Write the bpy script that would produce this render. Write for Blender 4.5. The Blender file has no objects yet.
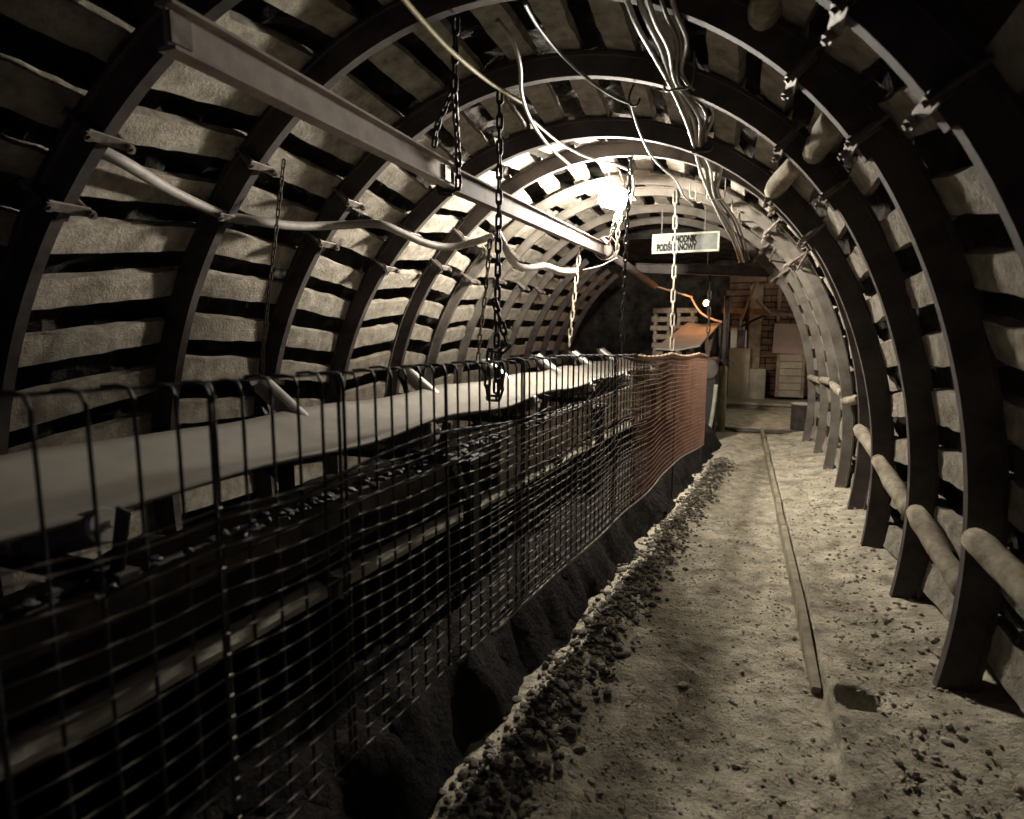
import bpy, bmesh, math, random
from mathutils import Vector, Matrix, noise
random.seed(7)
S = bpy.context.scene
COL = S.collection
V = Vector
PI = math.pi

# ------------------------------------------------------------------ camera frame
F_PX = 605.83; YAW = 0.3577; PITCH = 0.1281
CAM = V((1.2875, 0.0, 1.876))
cy, sy, cp, sp = math.cos(YAW), math.sin(YAW), math.cos(PITCH), math.sin(PITCH)

def at(u, v, y):
    """point of the place seen at frame position (u, v), at distance y along the gallery"""
    a = (u - 512) / F_PX; b = (409.5 - v) / F_PX
    ly = cp + b * sp; lz = -sp + b * cp
    d = V((cy * a - sy * ly, sy * a + cy * ly, lz))
    return CAM + d * (y / d.y)

def seen(p):
    d = p - CAM
    x = cy * d.x + sy * d.y; y = -sy * d.x + cy * d.y
    dep = y * cp - d.z * sp; up = y * sp + d.z * cp
    if dep < 0.15: return None
    return (512 + F_PX * x / dep, 409.5 - F_PX * up / dep)

def in_frame(p, m=15):
    s = seen(p)
    return bool(s) and -m < s[0] < 1024 + m and -m < s[1] < 819 + m

# ------------------------------------------------------------------ materials
def new_mat(name):
    m = bpy.data.materials.new(name); m.use_nodes = True
    return m, m.node_tree.nodes, m.node_tree.links, m.node_tree.nodes['Principled BSDF']

def rough_mat(name, dark, light, scale=9.0, rough=0.85, bump=0.35, bump_dist=0.01, metal=0.0, dust=None, dust_amt=0.5, fine=60.0):
    m, N, L, B = new_mat(name)
    tc = N.new('ShaderNodeTexCoord')
    n1 = N.new('ShaderNodeTexNoise'); n1.inputs['Scale'].default_value = scale; n1.inputs['Detail'].default_value = 8; n1.inputs['Roughness'].default_value = 0.65
    L.new(tc.outputs['Object'], n1.inputs['Vector'])
    cr = N.new('ShaderNodeValToRGB')
    cr.color_ramp.elements[0].position = 0.32; cr.color_ramp.elements[0].color = (*dark, 1)
    cr.color_ramp.elements[1].position = 0.68; cr.color_ramp.elements[1].color = (*light, 1)
    L.new(n1.outputs['Fac'], cr.inputs['Fac'])
    col = cr.outputs['Color']
    if dust:
        n3 = N.new('ShaderNodeTexNoise'); n3.inputs['Scale'].default_value = scale * 0.45; n3.inputs['Detail'].default_value = 6
        L.new(tc.outputs['Object'], n3.inputs['Vector'])
        r3 = N.new('ShaderNodeValToRGB'); r3.color_ramp.elements[0].position = 0.45; r3.color_ramp.elements[1].position = 0.7
        L.new(n3.outputs['Fac'], r3.inputs['Fac'])
        ml = N.new('ShaderNodeMath'); ml.operation = 'MULTIPLY'; ml.inputs[1].default_value = dust_amt
        L.new(r3.outputs['Color'], ml.inputs[0])
        mx = N.new('ShaderNodeMix'); mx.data_type = 'RGBA'
        L.new(ml.outputs[0], mx.inputs[0]); L.new(col, mx.inputs[6]); mx.inputs[7].default_value = (*dust, 1)
        col = mx.outputs[2]
    L.new(col, B.inputs['Base Color'])
    B.inputs['Roughness'].default_value = rough; B.inputs['Metallic'].default_value = metal
    B.inputs['Specular IOR Level'].default_value = 0.08 if rough > 0.88 else (0.25 if rough > 0.68 else 0.5)
    n2 = N.new('ShaderNodeTexNoise'); n2.inputs['Scale'].default_value = fine; n2.inputs['Detail'].default_value = 6; n2.inputs['Roughness'].default_value = 0.7
    L.new(tc.outputs['Object'], n2.inputs['Vector'])
    bp = N.new('ShaderNodeBump'); bp.inputs['Strength'].default_value = bump; bp.inputs['Distance'].default_value = bump_dist
    L.new(n2.outputs['Fac'], bp.inputs['Height']); L.new(bp.outputs['Normal'], B.inputs['Normal'])
    return m

def glow_mat(name, color, strength):
    m, N, L, B = new_mat(name)
    B.inputs['Base Color'].default_value = (0.8, 0.8, 0.8, 1)
    B.inputs['Emission Color'].default_value = (*color, 1); B.inputs['Emission Strength'].default_value = strength
    return m

M = {}
M['concrete'] = rough_mat('concrete', (0.22, 0.197, 0.16), (0.50, 0.455, 0.38), 9, 0.95, 1.0, 0.022, fine=42)
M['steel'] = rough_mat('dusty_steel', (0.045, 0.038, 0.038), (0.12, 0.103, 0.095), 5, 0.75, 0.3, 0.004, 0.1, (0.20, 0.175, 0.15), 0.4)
M['litsteel'] = rough_mat('lamplit_dusty_steel', (0.065, 0.057, 0.048), (0.15, 0.133, 0.112), 5, 0.8, 0.3, 0.004, 0.0, (0.25, 0.225, 0.185), 0.5)  # lighter, warmer copy of the dusty steel; lamp light put into its colour
M['bolt'] = rough_mat('bolt_steel', (0.10, 0.085, 0.075), (0.33, 0.29, 0.25), 20, 0.6, 0.3, 0.003, 0.3)
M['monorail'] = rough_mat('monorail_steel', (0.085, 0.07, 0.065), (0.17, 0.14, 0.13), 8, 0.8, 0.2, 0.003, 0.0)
M['litbeam'] = rough_mat('lamplit_monorail_steel', (0.36, 0.305, 0.275), (0.52, 0.45, 0.41), 8, 0.8, 0.2, 0.003)  # paler copy of the monorail steel, coloured as if lit by the lamp
M['blackiron'] = rough_mat('black_iron', (0.012, 0.011, 0.012), (0.04, 0.036, 0.035), 12, 0.65, 0.3, 0.003, 0.3)
M['wire'] = rough_mat('fence_wire', (0.015, 0.014, 0.013), (0.05, 0.045, 0.042), 15, 0.6, 0.2, 0.002, 0.3)
M['netwire'] = rough_mat('galvanised_wire', (0.20, 0.18, 0.155), (0.40, 0.36, 0.31), 15, 0.6, 0.2, 0.002, 0.2)
M['chain'] = rough_mat('galvanised_chain', (0.16, 0.14, 0.11), (0.32, 0.285, 0.23), 15, 0.6, 0.2, 0.002, 0.3)
M['rust'] = rough_mat('rusty_chain', (0.045, 0.032, 0.026), (0.13, 0.10, 0.08), 15, 0.75, 0.3, 0.002, 0.2)
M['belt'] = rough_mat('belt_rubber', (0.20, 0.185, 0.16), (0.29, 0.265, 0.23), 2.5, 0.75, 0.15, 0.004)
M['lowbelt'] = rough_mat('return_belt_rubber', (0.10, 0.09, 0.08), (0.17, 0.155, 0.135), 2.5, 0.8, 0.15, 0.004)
M['frame'] = rough_mat('conveyor_steel', (0.035, 0.03, 0.028), (0.11, 0.095, 0.085), 7, 0.75, 0.35, 0.004, 0.15, (0.26, 0.235, 0.20), 0.25)
M['roller'] = rough_mat('roller_steel', (0.45, 0.43, 0.40), (0.62, 0.60, 0.56), 10, 0.35, 0.1, 0.001, 0.7)
M['guard'] = rough_mat('guard_plate', (0.20, 0.18, 0.15), (0.34, 0.31, 0.26), 6, 0.8, 0.3, 0.004)
M['ledge'] = rough_mat('stone_dust', (0.45, 0.42, 0.35), (0.72, 0.68, 0.59), 10, 0.95, 0.7, 0.01)
M['dirt'] = rough_mat('trodden_dirt', (0.22, 0.197, 0.15), (0.78, 0.715, 0.565), 5.5, 1.0, 1.0, 0.03, 0, (0.62, 0.57, 0.45), 0.45, 30)
M['gravel'] = rough_mat('gravel_stone', (0.20, 0.18, 0.14), (0.62, 0.57, 0.46), 4, 0.95, 0.5, 0.006)
M['rubble'] = rough_mat('coal_rubble', (0.05, 0.045, 0.038), (0.27, 0.245, 0.205), 5, 0.9, 0.5, 0.006)
M['palestone'] = rough_mat('pale_stone', (0.5, 0.47, 0.4), (0.75, 0.7, 0.6), 12, 0.9, 0.4, 0.004)
M['muck'] = rough_mat('coal_muck', (0.008, 0.007, 0.008), (0.04, 0.035, 0.032), 6, 0.95, 1.0, 0.05, fine=22)
M['rock'] = rough_mat('dark_rock', (0.015, 0.014, 0.013), (0.09, 0.08, 0.07), 3.5, 0.95, 1.0, 0.05, fine=12)
M['log'] = rough_mat('weathered_log', (0.20, 0.17, 0.125), (0.48, 0.43, 0.34), 11, 0.9, 0.7, 0.01, fine=35)
M['wood'] = rough_mat('old_timber', (0.13, 0.095, 0.07), (0.33, 0.27, 0.20), 6, 0.9, 0.5, 0.008)
M['woodred'] = rough_mat('reddish_timber', (0.09, 0.055, 0.04), (0.24, 0.165, 0.115), 5, 0.9, 0.6, 0.008)
M['kerb'] = rough_mat('kerb_timber', (0.20, 0.175, 0.125), (0.42, 0.38, 0.29), 6, 0.95, 0.6, 0.012)
M['hose'] = rough_mat('grey_hose', (0.22, 0.20, 0.18), (0.36, 0.33, 0.30), 12, 0.6, 0.15, 0.003)
M['yellow'] = rough_mat('yellow_cable', (0.36, 0.30, 0.10), (0.52, 0.45, 0.18), 14, 0.6, 0.1, 0.002)
M['cable'] = rough_mat('pale_cable', (0.30, 0.28, 0.26), (0.46, 0.43, 0.40), 14, 0.5, 0.1, 0.002)
M['bluecable'] = rough_mat('blue_grey_cable', (0.16, 0.17, 0.20), (0.28, 0.29, 0.33), 14, 0.5, 0.1, 0.002)
M['darkcable'] = rough_mat('dark_cable', (0.05, 0.045, 0.045), (0.12, 0.11, 0.105), 14, 0.55, 0.1, 0.002)
M['orange'] = rough_mat('orange_plastic_net', (0.15, 0.075, 0.05), (0.26, 0.145, 0.10), 9, 0.7, 0.1, 0.002)
M['rope'] = rough_mat('net_rope', (0.26, 0.17, 0.12), (0.46, 0.34, 0.25), 25, 0.9, 0.6, 0.006)
M['signface'] = rough_mat('sign_face', (0.04, 0.043, 0.034), (0.10, 0.104, 0.088), 7, 0.5, 0.05, 0.001)
M['signframe'] = rough_mat('sign_frame', (0.22, 0.23, 0.18), (0.36, 0.37, 0.30), 9, 0.6, 0.1, 0.001)
M['ink'] = rough_mat('black_lettering', (0.004, 0.004, 0.004), (0.015, 0.015, 0.013), 30, 0.95, 0.05, 0.001)
M['board'] = rough_mat('pinkish_board', (0.40, 0.29, 0.26), (0.54, 0.42, 0.38), 3, 0.8, 0.1, 0.002)
M['plaster'] = rough_mat('dirty_plaster', (0.22, 0.195, 0.15), (0.40, 0.36, 0.28), 3, 0.95, 0.3, 0.01)
M['box'] = rough_mat('pale_enamel', (0.50, 0.50, 0.47), (0.68, 0.68, 0.64), 6, 0.5, 0.05, 0.001)
M['prop'] = rough_mat('ochre_prop_paint', (0.26, 0.23, 0.14), (0.44, 0.40, 0.27), 6, 0.7, 0.2, 0.003)
M['barrel'] = rough_mat('dark_drum', (0.04, 0.037, 0.032), (0.10, 0.09, 0.075), 6, 0.75, 0.2, 0.003)
M['lampglass'] = glow_mat('lit_lamp_glass', (1.0, 0.92, 0.79), 1500.0)
M['bulb'] = glow_mat('lit_orange_bulb', (1.0, 0.36, 0.10), 330.0)
M['farglass'] = glow_mat('lit_chamber_lamp_glass', (1.0, 0.88, 0.66), 130.0)

# ------------------------------------------------------------------ object helpers
def link(name, me, mat, parent=None):
    o = bpy.data.objects.new(name, me); COL.objects.link(o)
    if mat and len(me.materials) == 0: me.materials.append(M[mat] if isinstance(mat, str) else mat)
    if parent: o.parent = parent
    return o

def obj(name, bm, mat, parent=None, smooth=False):
    me = bpy.data.meshes.new(name)
    if parent is not None and parent.type == 'EMPTY' and any(abs(c) > 1e-9 for c in parent.location):
        bmesh.ops.translate(bm, verts=bm.verts, vec=-parent.location)
    bmesh.ops.recalc_face_normals(bm, faces=bm.faces)
    if smooth:
        for f in bm.faces: f.smooth = True
    bm.to_mesh(me); bm.free()
    return link(name, me, mat, parent)

def sub(name, bm, mat, part, root_loc, smooth=False):
    """a sub-part: parent is a part whose own mesh sits in root space"""
    me = bpy.data.meshes.new(name)
    bmesh.ops.translate(bm, verts=bm.verts, vec=-V(root_loc))
    bmesh.ops.recalc_face_normals(bm, faces=bm.faces)
    if smooth:
        for f in bm.faces: f.smooth = True
    bm.to_mesh(me); bm.free()
    return link(name, me, mat, part)

def tag(o, label=None, cat=None, group=None, kind=None):
    if label: o['label'] = label
    if cat: o['category'] = cat
    if group: o['group'] = group
    if kind: o['kind'] = kind
    return o

def thing(name, label, cat, loc=(0, 0, 0), group=None):
    o = bpy.data.objects.new(name, None); COL.objects.link(o); o.location = loc
    o.empty_display_size = 0.1
    return tag(o, label, cat, group)

def nb(): return bmesh.new()

def add_box(bm, c, size, rot=None, bev=0.0, jit=0.0, seg=(1, 1, 1)):
    r = bmesh.ops.create_cube(bm, size=1.0)
    vs = r['verts']
    fs = list({f for v in vs for f in v.link_faces})
    if bev > 0:
        for v in vs: v.co = V((v.co.x * size[0], v.co.y * size[1], v.co.z * size[2]))
        es = list({e for v in vs for e in v.link_edges})
        rr = bmesh.ops.bevel(bm, geom=es, offset=bev, segments=1, profile=0.5, affect='EDGES')
        vs = [v for v in rr['verts']]
        size = (1, 1, 1)
    for v in vs:
        p = V((v.co.x * size[0], v.co.y * size[1], v.co.z * size[2]))
        if jit: p += V((random.uniform(-jit, jit), random.uniform(-jit, jit), random.uniform(-jit, jit)))
        if rot: p = rot @ p
        v.co = p + V(c)
    return vs

def frame_from(d, upref=V((0, 0, 1))):
    d = d.normalized()
    if abs(d.dot(upref)) > 0.98: upref = V((1, 0, 0))
    x = d.cross(upref).normalized(); z = x.cross(d).normalized()
    return x, z

def add_tube(bm, pts, r, seg=8, caps=True, closed=False):
    pts = [V(p) for p in pts]; n = len(pts); rings = []
    rad = r if isinstance(r, (list, tuple)) else [r] * n
    px = None
    for i, p in enumerate(pts):
        if closed: d = pts[(i + 1) % n] - pts[i - 1]
        else: d = pts[min(i + 1, n - 1)] - pts[max(i - 1, 0)]
        if d.length < 1e-9: d = V((0, 0, 1))
        d.normalize()
        if px is None: x, z = frame_from(d)
        else:
            x = (px - d * px.dot(d))
            if x.length < 1e-6: x, _ = frame_from(d)
            x.normalize(); z = x.cross(d).normalized()
        px = x
        rings.append([bm.verts.new(p + (x * math.cos(2 * PI * k / seg) + z * math.sin(2 * PI * k / seg)) * rad[i]) for k in range(seg)])
    m = n if closed else n - 1
    for i in range(m):
        a, b = rings[i], rings[(i + 1) % n]
        for k in range(seg):
            bm.faces.new((a[k], a[(k + 1) % seg], b[(k + 1) % seg], b[k]))
    if caps and not closed:
        bm.faces.new(rings[0][::-1]); bm.faces.new(rings[-1])

def smooth_path(pts, n=8):
    pts = [V(p) for p in pts]; out = []
    for i in range(len(pts) - 1):
        p0 = pts[max(i - 1, 0)]; p1 = pts[i]; p2 = pts[i + 1]; p3 = pts[min(i + 2, len(pts) - 1)]
        for k in range(n):
            t = k / n
            out.append(0.5 * ((2 * p1) + (p2 - p0) * t + (2 * p0 - 5 * p1 + 4 * p2 - p3) * t * t + (3 * p1 - p0 - 3 * p2 + p3) * t ** 3))
    out.append(pts[-1]); return out

def add_sweep(bm, frames, prof):
    """frames: list of (origin, a, b) ; prof: closed list of (a, b) coordinates"""
    rings = []
    for o, a, b in frames:
        rings.append([bm.verts.new(o + a * p[0] + b * p[1]) for p in prof])
    n = len(prof)
    for i in range(len(rings) - 1):
        for k in range(n):
            bm.faces.new((rings[i][k], rings[i][(k + 1) % n], rings[i + 1][(k + 1) % n], rings[i + 1][k]))
    bm.faces.new(rings[0][::-1]); bm.faces.new(rings[-1])

_b = bmesh.new(); bmesh.ops.create_icosphere(_b, subdivisions=1, radius=1.0)
_b.verts.index_update(); ICO_V = [tuple(v.co) for v in _b.verts]; ICO_F = [[v.index for v in f.verts] for f in _b.faces]; _b.free()

def add_rock(bm, c, r, squash=0.7):
    s = V((random.uniform(0.7, 1.3), random.uniform(0.7, 1.3), random.uniform(0.6, 1.0) * squash)) * r
    a = Matrix.Rotation(random.uniform(0, 6.28), 3, 'Z') @ Matrix.Rotation(random.uniform(-0.5, 0.5), 3, 'X')
    vs = []
    for p in ICO_V:
        j = random.uniform(0.75, 1.22)
        vs.append(bm.verts.new(a @ V((p[0] * s.x * j, p[1] * s.y * j, p[2] * s.z * j)) + V(c)))
    for f in ICO_F: bm.faces.new([vs[i] for i in f])

def add_chain(bm, pts, pitch=0.09, wire=0.009, width=0.05, seg=6):
    pts = [V(p) for p in pts]
    seglens = [(pts[i + 1] - pts[i]).length for i in range(len(pts) - 1)]
    total = sum(seglens); n = max(1, int(total / pitch))
    def pos(s):
        for i, l in enumerate(seglens):
            if s <= l or i == len(seglens) - 1: return pts[i].lerp(pts[i + 1], min(1, s / max(l, 1e-6)))
            s -= l
    L = pitch + 2.2 * wire * 1.0
    for i in range(n):
        a = pos(total * i / n); b = pos(total * (i + 1) / n)
        c = (a + b) / 2; d = (b - a).normalized(); x, z = frame_from(d, V((0.3, 1, 0.1)))
        ang = (0.35 if i % 2 == 0 else 0.35 + PI / 2) + random.uniform(-0.2, 0.2)
        s = x * math.cos(ang) + z * math.sin(ang)
        hl = L / 2 - width / 2 + wire; hw = width / 2 - wire
        path = []
        for k in range(5):
            t = PI * k / 4; path.append(c + d * (hl + hw * math.sin(t)) + s * hw * math.cos(t))
        for k in range(5):
            t = PI + PI * k / 4; path.append(c + d * (-hl + hw * math.sin(t)) + s * hw * math.cos(t))
        add_tube(bm, path, wire, seg, closed=True)

ORD = ['zeroth', 'first', 'second', 'third', 'fourth', 'fifth', 'sixth', 'seventh', 'eighth', 'ninth', 'tenth', 'eleventh', 'twelfth',
       'thirteenth', 'fourteenth', 'fifteenth', 'sixteenth', 'seventeenth', 'eighteenth', 'nineteenth', 'twentieth']

# ------------------------------------------------------------------ the arch line
R_, HC, PHI, RS, ROT, PH2, RS2 = 2.2281, 0.9983, 0.8533, 3.635, 0.2448, 0.8562, 3.1645
DX = [0.051, -0.029, -0.026, -0.044, 0.029, 0.018, 0.021, 0.018, -0.038]
DZ = [-0.071, 0.078, 0.038, -0.07, 0.042, -0.043, 0.021, -0.001, 0.007]
DY = [0.015, -0.031, 0.004, 0.027, 0.094, -0.041, -0.076, -0.009, 0.018]
def arch_y(k): return 2.3815 + 0.9974 * k + (DY[k] if 0 <= k <= 8 else 0)
def arch_yx(k, x): return arch_y(k) + (0.10 * min(0.0, x) if k == 0 else 0.0)
def arch_d(k): return (DX[k], DZ[k]) if 0 <= k <= 8 else (0.0, 0.0)

def _raw():
    P = []
    cx = (R_ - RS2) * math.sin(-PH2); cz = HC + (R_ - RS2) * math.cos(PH2)
    n = 60
    for i in range(n, 0, -1):
        t = -PH2 - (4.3 / RS2) * i / n; P.append((cx + RS2 * math.sin(t), cz + RS2 * math.cos(t)))
    m = 80
    for i in range(m + 1):
        t = -PH2 + (PHI + PH2) * i / m; P.append((R_ * math.sin(t), HC + R_ * math.cos(t)))
    cx = (R_ - RS) * math.sin(PHI); cz = HC + (R_ - RS) * math.cos(PHI)
    for i in range(1, n + 1):
        t = PHI + (3.4 / RS) * i / n; P.append((cx + RS * math.sin(t), cz + RS * math.cos(t)))
    c, s = math.cos(ROT), math.sin(ROT); out = []
    for x, z in P:
        z -= 1.2; out.append(V((c * x + s * z, -s * x + c * z + 1.58)))
    return out
RAW = _raw()
SL = [0.0]
for i in range(1, len(RAW)): SL.append(SL[-1] + (RAW[i] - RAW[i - 1]).length)
TOT = SL[-1]
def cur(s):
    """point and outward normal (x, z) at arclength s from the left end"""
    s = max(0.0, min(TOT, s)); lo, hi = 0, len(SL) - 1
    while hi - lo > 1:
        mid = (lo + hi) // 2
        if SL[mid] <= s: lo = mid
        else: hi = mid
    t = (s - SL[lo]) / (SL[hi] - SL[lo]); p = RAW[lo].lerp(RAW[hi], t); d = (RAW[hi] - RAW[lo]).normalized()
    return p, V((-d.y, d.x)), d
def s_where(test):
    for i in range(2001):
        s = TOT * i / 2000; p, n, d = cur(s)
        if test(p): return s
S_FLOOR_L = s_where(lambda p: p.y > -0.05)
S_CROWN = max(((cur(TOT * i / 2000)[0].y, TOT * i / 2000) for i in range(2001)))[1]
S_FLOOR_R = s_where(lambda p: p.x > 1 and p.y < 0.02)
S_JL = s_where(lambda p: p.x > -1.86)
S_JR = s_where(lambda p: p.x > 1.46) + 0.27

def cp3(s, k, r, yoff=0.0):
    p, n, d = cur(s); dx, dz = arch_d(k)
    return V((p.x + n.x * r + dx, arch_yx(k, p.x) + yoff, p.y + n.y * r + dz))

VPROF = [(-0.030, 0), (0.030, 0), (0.060, 0.118), (0.086, 0.118), (0.086, 0.140), (0.044, 0.140), (0.016, 0.018), (-0.016, 0.018), (-0.044, 0.140), (-0.086, 0.140), (-0.086, 0.118), (-0.060, 0.118)]

VSMALL = [(a * 0.92, b * 0.72) for a, b in VPROF]
def seg_bm(k, s0, s1, roff, n=44):
    bm = nb(); fr = []
    for i in range(n + 1):
        s = s0 + (s1 - s0) * i / n; p, nn, d = cur(s); dx, dz = arch_d(k)
        o = V((p.x + dx + nn.x * roff, arch_yx(k, p.x), p.y + dz + nn.y * roff))
        fr.append((o, V((0, 1, 0)), V((nn.x, 0, nn.y))))
    add_sweep(bm, fr, VPROF if k < 5 else VSMALL); return bm

def clamp(k, s, arch):
    base = arch.location
    bm = nb(); p, nn, d = cur(s)
    T = V((d.x, 0, d.y)); Nn = V((nn.x, 0, nn.y)); Y = V((0, 1, 0))
    o = cp3(s, k, 0)
    R = Matrix((Y, T, Nn)).transposed()
    add_box(bm, o + Nn * (-0.008), (0.21, 0.055, 0.014), R, 0.003)
    add_box(bm, o + Nn * 0.165, (0.24, 0.055, 0.016), R, 0.003)
    for sgn in (-1, 1):
        add_box(bm, o + Nn * 0.05 + Y * sgn * 0.078 , (0.014, 0.05, 0.12), R, 0.003)
    c = obj('clamp', bm, 'bolt', arch)
    for sgn in (-1, 1):
        b = nb(); q = o + Y * sgn * 0.108
        add_tube(b, [q + Nn * 0.20, q - Nn * 0.055], 0.012, 8)
        add_tube(b, [q - Nn * 0.018, q - Nn * 0.040], 0.024, 6)
        sub('bolt', b, 'bolt', c, base)

ARCH_WHERE = ['nearest the viewer, cut off by the right edge', 'second from the viewer', 'third from the viewer', 'fourth from the viewer', 'fifth from the viewer, just in front of the lamp',
              'sixth from the viewer, just behind the lamp', 'seventh from the viewer, brightly lit on its right leg', 'eighth from the viewer, with the sign behind it', 'ninth from the viewer, at the mouth of the dark junction']
for k in range(0, 9):
    ms = 'steel' if k < 5 else 'litsteel'
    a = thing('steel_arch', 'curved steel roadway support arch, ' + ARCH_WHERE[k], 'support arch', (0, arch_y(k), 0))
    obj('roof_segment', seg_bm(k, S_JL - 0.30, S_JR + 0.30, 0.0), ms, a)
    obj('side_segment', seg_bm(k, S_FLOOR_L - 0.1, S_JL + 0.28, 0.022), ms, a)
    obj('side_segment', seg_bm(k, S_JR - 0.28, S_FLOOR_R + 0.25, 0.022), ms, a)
    for sj in (S_JL, S_JR):
        for ds in (-0.22, 0.20): clamp(k, sj + ds, a)
for k in range(9, 13):   # beyond the junction only the left legs stand
    a = thing('steel_prop_arch', 'curved left-hand steel leg in the dark, %s past the ninth arch' % ORD[k - 8], 'support arch', (0, arch_y(k), 0))
    obj('side_segment', seg_bm(k, S_FLOOR_L - 0.1, S_JL + 0.6, 0.0), 'steel', a)

# ------------------------------------------------------------------ lagging slabs
def slab_bm(k, s, w, th, ra, rb, ya, yb):
    bm = nb()
    nL, nW = 11, 3
    tilt = random.uniform(-0.03, 0.03); ds = random.uniform(-0.02, 0.02)
    wedge = random.uniform(0.92, 1.06)
    grid = {}
    for i in range(nL + 1):
        t = i / nL
        y = ya + (yb - ya) * t
        for j in range(nW + 1):
            for h in (0, 1):
                q = (j / nW - 0.5) * w * (wedge if t > 0.5 else 1.0)
                if h == 0: q *= 0.93
                if i in (0, nL): q *= 0.97
                s2 = s + q + ds * (t - 0.5) + random.uniform(-0.006, 0.006)
                r = ra + (rb - ra) * t + h * th + tilt * q * 3 + random.uniform(-0.005, 0.005)
                dxa, dza = arch_d(k); dxb, dzb = arch_d(k + 1)
                p, n, d = cur(s); dd = s2 - s
                X = p.x + d.x * dd + n.x * r + dxa + (dxb - dxa) * t; Z = p.y + d.y * dd + n.y * r + dza + (dzb - dza) * t
                grid[i, j, h] = bm.verts.new((X, y, Z))
    for i in range(nL):
        for j in range(nW):
            bm.faces.new((grid[i, j, 0], grid[i + 1, j, 0], grid[i + 1, j + 1, 0], grid[i, j + 1, 0]))
            bm.faces.new((grid[i, j, 1], grid[i, j + 1, 1], grid[i + 1, j + 1, 1], grid[i + 1, j, 1]))
        bm.faces.new((grid[i, 0, 0], grid[i, 0, 1], grid[i + 1, 0, 1], grid[i + 1, 0, 0]))
        bm.faces.new((grid[i, nW, 0], grid[i + 1, nW, 0], grid[i + 1, nW, 1], grid[i, nW, 1]))
    for i in (0, nL):
        for j in range(nW):
            bm.faces.new((grid[i, j, 0], grid[i, j + 1, 0], grid[i, j + 1, 1], grid[i, j, 1]))
    return bm

BAY = {-1: 'bay nearest the viewer', 0: 'bay behind the nearest arch'}
for k in range(1, 8): BAY[k] = 'bay between %s and %s arch' % (ORD[k + 1], ORD[k + 2])
for k in range(8, 12): BAY[k] = '%s bay past the ninth arch' % ORD[k - 7]
PITCH_S = 0.338
for k in range(-1, 12):
    ya, yb = arch_y(k), arch_y(k + 1)
    nl, nr, no = 0, 0, 0
    jl = random.uniform(-0.05, 0.05)
    s = S_CROWN + 0.1 + jl
    # outward from the crown to either side, so that the count is from the crown down
    for side in ('left', 'right'):
        i = 0; cnt = 0
        while True:
            off = (i + 0.5) * PITCH_S + random.uniform(-0.02, 0.02)
            sc = S_CROWN + jl + (-off if side == 'left' else off)
            i += 1
            if sc < S_FLOOR_L + 0.05 or sc > S_FLOOR_R + 0.02: break
            if k >= 8 and (side == 'right' or sc > S_JL + 0.4): continue
            w = random.uniform(0.185, 0.215); th = random.uniform(0.055, 0.075)
            r0 = 0.147 if k < 5 else 0.106; ra = r0 + random.uniform(0, 0.012); rb = r0 + random.uniform(0, 0.012)
            p0, n0, d0 = cur(sc)
            ya, yb = arch_yx(k, p0.x), arch_yx(k + 1, p0.x)
            probes = [V((p0.x + n0.x * 0.15, ya + (yb - ya) * t, p0.y + n0.y * 0.15)) for t in (0.15, 0.5, 0.85)]
            if not any(in_frame(p, 4) for p in probes): continue
            cnt += 1
            bm = slab_bm(k, sc, w, th, ra, rb, ya + 0.012, yb - 0.012)
            o = obj('lagging_slab', bm, 'concrete')
            tag(o, '%s concrete slab down from the crown on the %s, %s' % (ORD[cnt].capitalize(), side, BAY[k]), 'lagging slab', 'concrete lagging slabs behind the arches', 'thing')

# ------------------------------------------------------------------ timber spacers between the arches
def log_thing(p0, p1, r, label, group):
    d = (p1 - p0); n = 7; pts = [p0 + d * i / n for i in range(n + 1)]
    t = thing('timber_spacer', label, 'log', tuple(p0), group)
    bm = nb(); add_tube(bm, pts, [r * 0.86] + [r * random.uniform(0.95, 1.07) for _ in range(n - 1)] + [r * 0.86], 12)
    for v in bm.verts: v.co += V((noise.noise(v.co * 9), 0, noise.noise(v.co * 9 + V((5, 5, 5))))) * 0.012
    obj('log_body', bm, 'log', t, True)
    bm = nb(); e = d.normalized()
    add_tube(bm, [p0 - e * 0.004, p0 + e * 0.02], r * 0.82, 12)
    obj('sawn_end', bm, 'log', t)
GR = 'timber spacers between arches low on the right wall'
LOWS = [((2.33, 3.24, 0.94), (2.40, 2.62, 0.85), 0.062, 'behind the nearest arch, thickest of the row'), ((2.35, 4.28, 0.77), (2.43, 3.52, 0.54), 0.06, 'between second and third arch'),
        ((2.33, 5.30, 0.89), (2.41, 4.52, 0.67), 0.058, 'between third and fourth arch'), ((2.35, 6.28, 0.99), (2.41, 5.55, 0.84), 0.055, 'between fourth and fifth arch')]
for p, q, r, w in LOWS: log_thing(V(p), V(q), r, 'round timber spacer low on the right wall, ' + w, GR)
S_FAR = s_where(lambda p: p.x > 1.5 and p.y < 1.22)
for k in (4, 5, 6, 7):
    s = S_FAR + 0.03 * math.sin(k * 2.0)
    log_thing(cp3(s, k, 0.04, 0.07), cp3(s + 0.02, k + 1, 0.04, -0.07), 0.045, 'thin round timber spacer on the right wall, between %s and %s arch' % (ORD[k + 1], ORD[k + 2]), GR)
GU = 'timber spacers on the right shoulder of the roof'
for p, q, w in (((1.32, 3.27, 3.34), (1.36, 2.80, 3.40), 'highest and nearest the viewer'), ((1.665, 4.32, 2.965), (1.72, 3.80, 3.03), 'between second and third arch'), ((1.475, 5.32, 2.965), (1.62, 4.80, 3.06), 'between third and fourth arch')):
    log_thing(V(p), V(q), 0.075, 'short pale timber spacer on the right roof shoulder, ' + w, GU)

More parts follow.
